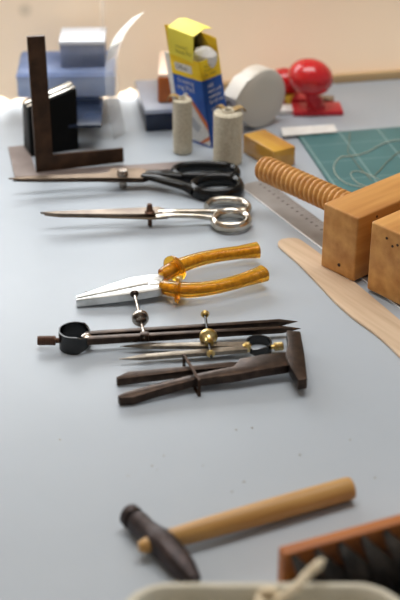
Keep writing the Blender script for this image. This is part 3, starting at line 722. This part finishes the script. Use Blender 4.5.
# ------------------------------------------------------------------ long nose pliers
pl0 = at(160, 292)
pl = thing('pliers', 'long-nose pliers with translucent amber handle sleeves', 'pliers', pl0)
bm = NB(); plate(bm, [(x, y, h) for x, y, h in ((76, 295.5, .0095), (90, 290.5, .011), (110, 283.5, .013), (130, 277, .0145), (148, 274.6, .015), (158, 273.5, .015), (164, 276, .0145), (163, 281.5, .0145), (140, 285, .0145), (110, 291, .0125), (76, 298, .0095))], .0085, .0012); obj('jaw', bm, M['chrome'], pl)
bm = NB(); plate(bm, [(x, y, h) for x, y, h in ((76, 298.6, .009), (110, 291.6, .012), (140, 285.6, .014), (163, 282, .014), (166, 287, .014), (158, 289.5, .014), (140, 292.5, .0135), (110, 296.2, .0115), (76, 300.2, .009))], .0082, .0010); obj('jaw', bm, M['chrome'], pl)
bm = NB(); q = at(155, 282.5, .0145); lathe(bm, q - Z * .011, Z, [(0, .0068), (.0106, .0068), (.0113, .0055), (.0114, .001)], 20); obj('pivot', bm, M['chrome'], pl)
hu = [(160, 277, .0115), (170, 270.5, .0132), (182, 265, .0132), (200, 259, .0132), (220, 255, .0132), (240, 252.3, .0132), (258, 249.8, .0132)]
hl = [(160, 286, .0115), (172, 289, .0132), (188, 290, .0132), (206, 288.6, .0132), (225, 285, .0132), (245, 279.4, .0132), (264, 273.2, .0132)]
for path, gd in ((hu, 1), (hl, 1)):
    P = [at(*q) for q in path]
    bm = NB(); tube(bm, P, .0040, 10, rv=.0032); core = obj('handle_shank', bm, M['gold_core'], pl, label='dark gold shank inside the sleeve')
    bm = NB(); tube(bm, [P[0] * .75 + P[1] * .25] + P[1:], [.0060, .0068, .0070, .0066, .0064, .0068, .0088], 20, rv=[.0066, .007, .007, .0064, .0062, .0062, .0074], round_end=False, power=.7); sl = obj('handle_sleeve', bm, M['amber'], pl, label='translucent amber plastic sleeve')
    g0 = P[1] * .62 + P[2] * .38; gt = (P[2] - P[1]).normalized(); side = gt.cross(Z).normalized()
    bm = NB()
    for off, k in ((0, 1.0),):
        sec = []
        for dd, sc2 in ((-.0026, .7), (-.0014, 1.0), (.0014, 1.0), (.0026, .7)):
            sec.append([g0 + gt * (off + dd) + (side * math.cos(2 * PI * j / 20) * .0150 + Z * math.sin(2 * PI * j / 20) * .0130) * sc2 * k for j in range(20)])
        loft(bm, sec)
    obj('guard', bm, M['amber'], sl)

# ------------------------------------------------------------------ spring dividers
def band(bm, c, r, h, gap_dir, gap, t=.0014, n=44, z0=0.0):
    secs = []
    for i in range(n + 1):
        a = gap_dir + gap / 2 + (2 * PI - gap) * i / n
        e = min(1.0, min(i, n - i) / (n * .16)); lo = z0 + h * (.28 * (1 - e)); hi = z0 + h * (1 - .30 * (1 - e))
        d = Vector((math.cos(a), math.sin(a), 0))
        secs.append([c + d * r + Z * lo, c + d * r + Z * hi, c + d * (r - t) + Z * hi, c + d * (r - t) + Z * lo])
    loft(bm, secs)
bc = at(75.5, 346.5); br = 16.2 / ppm(bc); bh = hgt(at(75.5, 346.5), 329.5)
bd = thing('spring_divider', 'larger dark steel spring divider with a knurled stub at left', 'divider', bc)
hm = .0105
e1, e2 = at(297.5, 321.5, .0075), at(300.5, 328.5, .0075)
s1, s2 = at(86, 335.6, hm), at(87, 340.6, hm)
gd = math.atan2(((s1 + s2) / 2 - bc).y, ((s1 + s2) / 2 - bc).x)
bm = NB(); band(bm, bc, br, bh, gd, .5); obj('spring_bow', bm, M['black_steel'], bd)
def leg(s, e, m, t, w=.0060, h=.0066, tip=.09):
    bm = NB(); k = s + (e - s) * (1 - tip)
    bar(bm, s, k, w, h, w * .8, h * .85, .0005); bar(bm, k - (e - s).normalized() * .0003, e, w * .8, h * .85, .0004, .0004, 0)
    return obj('leg', bm, m, t)
leg(s1, e1, M['dark_steel'], bd); leg(s2, e2, M['dark_steel'], bd)
bm = NB(); j = (s1 + s2) / 2; j.z = TZ + hm; lathe(bm, j - Z * .004, Z, [(0, .0045), (.007, .0045), (.0085, .002)], 16); obj('pivot', bm, M['nickel'], bd)
a, b_ = at(59, 340.5, .0085), at(37.5, 340.5, .0085); ax = (b_ - a).normalized()
bm = NB(); lathe(bm, a - ax * .001, ax, [(0, .0025), (.004, .0025), (.0042, .0042), (.0052, .0046)] + [(.0055 + i * .0008, .0046 - (.0004 if i % 2 else 0)) for i in range(18)] + [(.0205, .0042)], 20); obj('knurled_stub', bm, M['screw_dark'], bd)
r0, r1 = at(144.5, 335.5, .0125), at(134.5, 294, .0125); ax = (r1 - r0).normalized(); RLn = (r1 - r0).length
bm = NB(); lathe(bm, r0 - ax * .004, ax, [(0, .0015), (RLn + .004, .0015)], 12); obj('adjusting_rod', bm, M['nickel'], bd)
bm = NB(); lathe(bm, r1 - ax * .003, ax, [(0, .001), (.0008, .003), (.003, .0042), (.0052, .003), (.006, .001)], 16); obj('rod_ball', bm, M['dark_steel'], bd)
bm = NB(); lathe(bm, r0 + ax * RLn * .30, ax, [(0, .003), (.001, .0052), (.005, .0048), (.0055, .0072), (.0065, .008), (.0095, .008), (.0105, .007), (.0135, .0042), (.014, .002)], 24); obj('adjusting_nut', bm, M['nickel'], bd)
bm = NB(); hexa(bm, r0 + Vector((-.004, -.004, -.0045)), Vector((.008, 0, 0)), Vector((0, .007, 0)), Z * .0075, .0012); obj('rod_block', bm, M['dark_steel'], bd)
# smaller one
bc = at(258.5, 350.5); br = 13.3 / ppm(bc); bh = hgt(bc, 341.5)
sd_ = thing('spring_divider', 'smaller spring divider with brass fittings, between larger divider and tongs', 'divider', bc)
hm = .0075
e1, e2 = at(120, 346.2, .006), at(119, 359.2, .006); s1, s2 = at(247, 345.5, hm), at(247, 349, hm)
gd = math.atan2(((s1 + s2) / 2 - bc).y, ((s1 + s2) / 2 - bc).x)
bm = NB(); band(bm, bc, br, bh, gd, .55); obj('spring_bow', bm, M['black_steel'], sd_)
leg(s1, e1, M['grey_steel'], sd_, .0075, .0042, .24); leg(s2, e2, M['grey_steel'], sd_, .0075, .0042, .2)
bm = NB(); j = (s1 + s2) / 2; lathe(bm, j - Z * .003, Z, [(0, .004), (.0055, .004), (.0075, .002)], 16); obj('pivot', bm, M['brass'], sd_)
a, b_ = at(272, 347, .0065), at(284, 346, .0065); ax = (b_ - a).normalized()
bm = NB(); lathe(bm, a - ax * .001, ax, [(0, .0022), (.003, .0022), (.0032, .0038)] + [(.0036 + i * .0008, .0040 - (.0004 if i % 2 else 0)) for i in range(9)] + [(.0112, .0035)], 18); obj('knurled_stub', bm, M['brass'], sd_)
r0, r1 = at(211, 355, .0115), at(205, 314, .0155); ax = (r1 - r0).normalized(); RLn = (r1 - r0).length
bm = NB(); lathe(bm, r0 - ax * .003, ax, [(0, .0013), (RLn + .003, .0013)], 12); obj('adjusting_rod', bm, M['black_steel'], sd_)
bm = NB(); lathe(bm, r1 - ax * .003, ax, [(0, .001), (.0008, .003), (.003, .0042), (.0052, .003), (.006, .001)], 16); obj('rod_ball', bm, M['brass'], sd_)
bm = NB(); lathe(bm, r0 - ax * .001, ax, [(0, .001), (.001, .003), (.003, .004), (.005, .003), (.0055, .001)], 16); obj('rod_end', bm, M['brass'], sd_)
bm = NB(); lathe(bm, r0 + ax * RLn * .27, ax, [(0, .002), (.001, .0042), (.006, .0046), (.008, .0062), (.009, .0082), (.012, .0082), (.0128, .0072), (.015, .0052), (.0155, .002)], 24); obj('adjusting_nut', bm, M['brass'], sd_)

# ------------------------------------------------------------------ ring tongs with wide T head
tg0 = at(240, 380)
tg = thing('ring_tongs', 'dark steel tongs with a broad T-shaped head and sliding ring', 'tongs', tg0)
bm = NB(); plate(bm, [(x, y, h) for x, y, h in ((117.5, 395.5, .009), (124, 392.5, .010), (137, 388.4, .011), (160, 382.2, .012), (193, 374.2, .013), (234, 366, .014), (240, 358.2, .015), (262, 354.5, .0155), (286, 351.5, .016), (289, 365, .016), (262, 369, .0155), (238, 373.8, .0145), (193, 379.5, .013), (160, 388.5, .011), (133, 397, .009), (120, 397.6, .009))], .0085, .0007); obj('arm', bm, M['dark_steel'], tg)
bm = NB(); plate(bm, [(x, y, h) for x, y, h in ((116, 377, .008), (128, 371.3, .010), (160, 368.3, .0115), (189, 365.7, .0125), (228, 361.5, .0135), (238, 361.5, .0135), (234, 366, .0135), (189, 370, .012), (150, 375, .010), (117, 379, .008))], .0075, .0007); obj('arm', bm, M['dark_steel'], tg)
bm = NB(); plate(bm, [(x, y, h) for x, y, h in ((286.5, 330, .016), (300.5, 331, .016), (304.5, 353, .018), (307.5, 378.5, .017), (298, 379.8, .017), (289.5, 365, .018), (285.5, 353, .018), (288, 343, .017))], .011, .0014); obj('head', bm, M['dark_steel'], tg)
# sliding ring round both arms
tdir = (at(260, 362, .01) - at(118, 388, .01)); tdir.z = 0; tdir.normalize(); ts = Vector((-tdir.y, tdir.x, 0))
rc = at(191.5, 374, .0095); bm = NB(); hw_ = .5 * (at(188.5, 361, .01) - at(194, 389, .01)).length; hh_ = .0095
o4 = [(-hw_, -hh_), (hw_, -hh_), (hw_, hh_ - .002), (-hw_, hh_ - .002)]; i4 = [(-hw_ + .0016, -hh_ + .0012), (hw_ - .0016, -hh_ + .0012), (hw_ - .0016, hh_ - .0032), (-hw_ + .0016, hh_ - .0032)]
def rp(ab, d): return rc + ts * ab[0] + Z * ab[1] + tdir * d
A1 = [bm.verts.new(rp(q, -.0012)) for q in o4]; A2 = [bm.verts.new(rp(q, .0012)) for q in o4]; I1 = [bm.verts.new(rp(q, -.0012)) for q in i4]; I2 = [bm.verts.new(rp(q, .0012)) for q in i4]
for k in range(4):
    n = (k + 1) % 4
    bm.faces.new([A1[k], A1[n], A2[n], A2[k]]); bm.faces.new([I1[n], I1[k], I2[k], I2[n]]); bm.faces.new([A1[n], A1[k], I1[k], I1[n]]); bm.faces.new([A2[k], A2[n], I2[n], I2[k]])
obj('sliding_ring', bm, M['brown_steel'], tg)

# ------------------------------------------------------------------ hammer
h0, h1 = at(129, 513.5, .012), at(195, 577.5, .008)
hx = (h1 - h0); hx.z = 0; hl_ = hx.length; hx.normalize(); hs_ = Vector((-hx.y, hx.x, 0))
if hs_.x < 0: hs_ = -hs_
hd0 = (h0 + h1) / 2; hd0.z = TZ
hmr = thing('hammer', 'small hammer with a dark iron head and pale wooden handle', 'hammer', hd0)
bm = NB(); secs = []
for t, w, h, pw in ((-.02, .0070, .0080, 1), (0, .0084, .0094, 1), (.06, .0088, .0098, 1), (.075, .0084, .0094, 1), (.085, .0060, .0066, 1), (.105, .0060, .0066, 1), (.115, .0080, .0090, .9), (.16, .0082, .0092, .85), (.30, .0074, .0088, .8), (.42, .0086, .0096, .7), (.47, .0094, .0102, .6), (.58, .0092, .0102, .6), (.62, .0090, .0100, .6), (.75, .0092, .0090, .6), (.88, .0080, .0072, .6), (1.0, .0050, .0044, .6)):
    c = h0 + hx * hl_ * t; c.z = TZ + .0108 - (0 if t < .6 else (t - .6) * .014); s = []
    for k in range(20):
        a = 2 * PI * k / 20 + PI / 20; cx, sx_ = math.cos(a), math.sin(a)
        s.append(c + hs_ * (w * math.copysign(abs(cx) ** pw, cx)) + Z * (h * math.copysign(abs(sx_) ** pw, sx_)))
    secs.append(s)
loft(bm, secs); obj('hammer_head', bm, M['hammer_iron'], hmr, smooth=30)
e0 = h0 + hx * hl_ * .47; e0.z = TZ + .0110
pe = at(349, 488.5, .0095)
dh = (pe - e0).normalized()
bm = NB(); LL = (pe - e0).length
ps = [e0 - dh * .0155, e0 - dh * .010, e0 + dh * .012, e0 + dh * LL * .25, e0 + dh * LL * .6, e0 + dh * (LL - .004), e0 + dh * LL]
tube(bm, ps, [.0036, .0054, .0066, .0078, .0088, .0090, .0078], 22, rv=[.0036, .0058, .0078, .0084, .0092, .0092, .008]); obj('hammer_handle', bm, M['handle_wood'], hmr)

# ------------------------------------------------------------------ brush lying on its side
g0, g1 = at(278, 546, .042), at(402, 512.5, .042)
gx = (g1 - g0); gx.z = 0; gx.normalize(); gy = Vector((gx.y, -gx.x, 0))          # gy points at the viewer
if gy.y > 0: gy = -gy
gb = Vector((g0.x, g0.y, TZ)); BL, BH, BT = .17, .042, .010
br_ = thing('bristle_brush', 'wooden brush lying on its side with dark bristle tufts, at lower right', 'brush', gb)
bm = NB(); hexa(bm, gb, gx * BL, gy * BT, Z * BH, .002, 3); obj('brush_block', bm, M['brush_wood'], br_)
for i in range(9):
    for j in range(4):
        bm = NB(); c = gb + gx * (.007 + .0178 * i + (.0089 if j % 2 == 0 else 0)) + gy * (BT - .001) + Z * (.006 + .0108 * j)
        for k in range(80):
            a, rr = random.random() * 2 * PI, math.sqrt(random.random()); o_ = gx * math.cos(a) * rr + Z * math.sin(a) * rr
            ln = .030 * random.uniform(.85, 1.1); tip = c + o_ * .0078 + gy * ln + Z * (-.008 - .004 * random.random()) + gx * .003 * random.uniform(-.5, 1)
            base = c + o_ * .0018; mid = base * .5 + tip * .5 + Z * .0025
            if tip.z < TZ + .001: tip.z = TZ + .001
            tube(bm, [base, mid, tip], [.00045, .0004, .00012], 4, smooth=False)
        obj('bristle_tuft', bm, M['bristle'], br_, smooth=80)

# ------------------------------------------------------------------ beige bin in the foreground
rh = .070
fl_, fr_ = at(121, 581, rh), at(404, 581, rh)
bw2 = (fr_ - fl_).length; bd2 = .20; oy = fl_.y
bc_ = Vector(((fl_.x + fr_.x) / 2, oy - bd2 / 2, TZ))
bn = thing('storage_bin', 'open beige plastic bin nearest the viewer, only its far rim in view', 'bin', bc_)
def rrect(w, d, r, z, n=8):
    out = []
    for cx, cy, a0 in ((w / 2 - r, d / 2 - r, 0), (-w / 2 + r, d / 2 - r, PI / 2), (-w / 2 + r, -d / 2 + r, PI), (w / 2 - r, -d / 2 + r, 1.5 * PI)):
        for k in range(n + 1):
            a = a0 + PI / 2 * k / n; out.append(bc_ + Vector((cx + r * math.cos(a), cy + r * math.sin(a), z)))
    return out
bm = NB(); R_ = .030
w, d_ = bw2, bd2
loft(bm, [rrect(w * .84, d_ * .84, R_, 0), rrect(w * .86, d_ * .86, R_, .003), rrect(w - .012, d_ - .012, R_, rh - .006), rrect(w - .001, d_ - .001, R_, rh - .005), rrect(w, d_, R_, rh - .002), rrect(w - .003, d_ - .003, R_, rh), rrect(w - .010, d_ - .010, R_ - .003, rh), rrect(w - .014, d_ - .014, R_ - .004, rh - .003), rrect(w - .018, d_ - .018, R_ - .004, rh - .012), rrect(w * .85, d_ * .85, R_ - .002, .004), rrect(w * .80, d_ * .80, R_ - .004, .0035)])
obj('bin_shell', bm, M['bin_plastic'], bn)
P = [at(x, y, h) for x, y, h in ((321.5, 563, .083), (313, 570, .0815), (304, 579, .0785), (295, 589, .0765), (285, 597, .072), (276, 604, .066), (262, 612, .058))]
bm = NB()
for off in (0, PI):                            # two-ply twist
    Q = []
    for i, p in enumerate(catmull(P, 8)):
        a = i * .9 + off; Q.append(p + Vector((math.cos(a) * .7, math.sin(a) * .7, math.sin(a))) * .0015)
    tube(bm, Q, .0021, 8, n=1)
cdo = at(295, 589, .0745)
cd = thing('cotton_cord', 'cream twisted cotton cord hanging over the beige bin rim', 'cord', cdo)
obj('cord_length', bm, M['cord'], cd, smooth=60)
bm = NB(); kc = at(268, 600, .0665)
tube(bm, [kc + Vector((math.cos(a) * .006, math.sin(a) * .006, .0015 * math.sin(2 * a))) for a in [i * PI / 5 for i in range(10)]], .0026, 8, closed=True); tube(bm, [kc + Vector((.005 * math.cos(a), .003, .005 * math.sin(a))) for a in [i * PI / 4 for i in range(8)]], .0024, 8, closed=True)
obj('knot', bm, M['cord'], cd, smooth=60)
# crumbs on the tabletop
bm = NB()
for x, y in ((152, 466), (157, 470), (232, 492), (244, 482), (203, 466), (236, 430), (375, 478), (164, 456), (128, 476), (86, 292), (60, 440), (350, 440), (252, 428), (300, 455)):
    p = at(x, y); r = random.uniform(.0003, .0007); ellipsoid(bm, p + Z * r * .6, Vector((r * 1.5, 0, 0)), Vector((0, r, 0)), Vector((0, 0, r * .6)), 8, 6)
cr_ = single('wood_crumbs', bm, mat('crumb', srgb(150, 132, 104), .9), 'tiny brown crumbs scattered on the bare grey tabletop', 'crumbs', at(200, 460)); cr_['kind'] = 'stuff'

# ------------------------------------------------------------------ light
w = bpy.data.worlds.new('World'); bpy.context.scene.world = w; w.use_nodes = True
bg = w.node_tree.nodes['Background']; bg.inputs[0].default_value = (0.95, 0.96, 1.0, 1); bg.inputs[1].default_value = 0.31
la = bpy.data.lights.new('daylight_behind', 'AREA'); la.shape = 'RECTANGLE'; la.size = 3.0; la.size_y = 1.6; la.energy = 118; la.color = (0.95, 0.98, 1.0)
lo = bpy.data.objects.new('daylight_behind', la); C.objects.link(lo)
lo.location = W(-0.35, 0.45, TZ + 0.55)
lo.rotation_euler = (-B_).to_track_quat('-Z', 'Y').to_euler()
lc = bpy.data.lights.new('overhead_fill', 'AREA'); lc.shape = 'RECTANGLE'; lc.size = 1.6; lc.size_y = 0.8; lc.energy = 31; lc.color = (0.97, 0.99, 1.0)
lo2 = bpy.data.objects.new('overhead_fill', lc); C.objects.link(lo2); lo2.location = W(-0.2, -0.25, 2.78); lo2.rotation_euler = (0, 0, PHI)  # unseen overhead fill without a fixture, added to brighten the tabletop
# ------------------------------------------------------------------ camera
cam = bpy.data.cameras.new('camera'); co = bpy.data.objects.new('camera', cam); C.objects.link(co)
co.location = CAM; co.rotation_euler = (PI / 2 - PITCH, 0, 0)
cam.sensor_fit = 'VERTICAL'; cam.sensor_height = 36; cam.sensor_width = 24; cam.lens = F / 600 * 36
cam.dof.use_dof = True; cam.dof.focus_distance = 1.25; cam.dof.aperture_fstop = 5.0; cam.clip_start = .01
s = bpy.context.scene; s.camera = co
s.view_settings.view_transform = 'Standard'; s.view_settings.look = 'None'; s.view_settings.exposure = 0.0; s.view_settings.gamma = 1
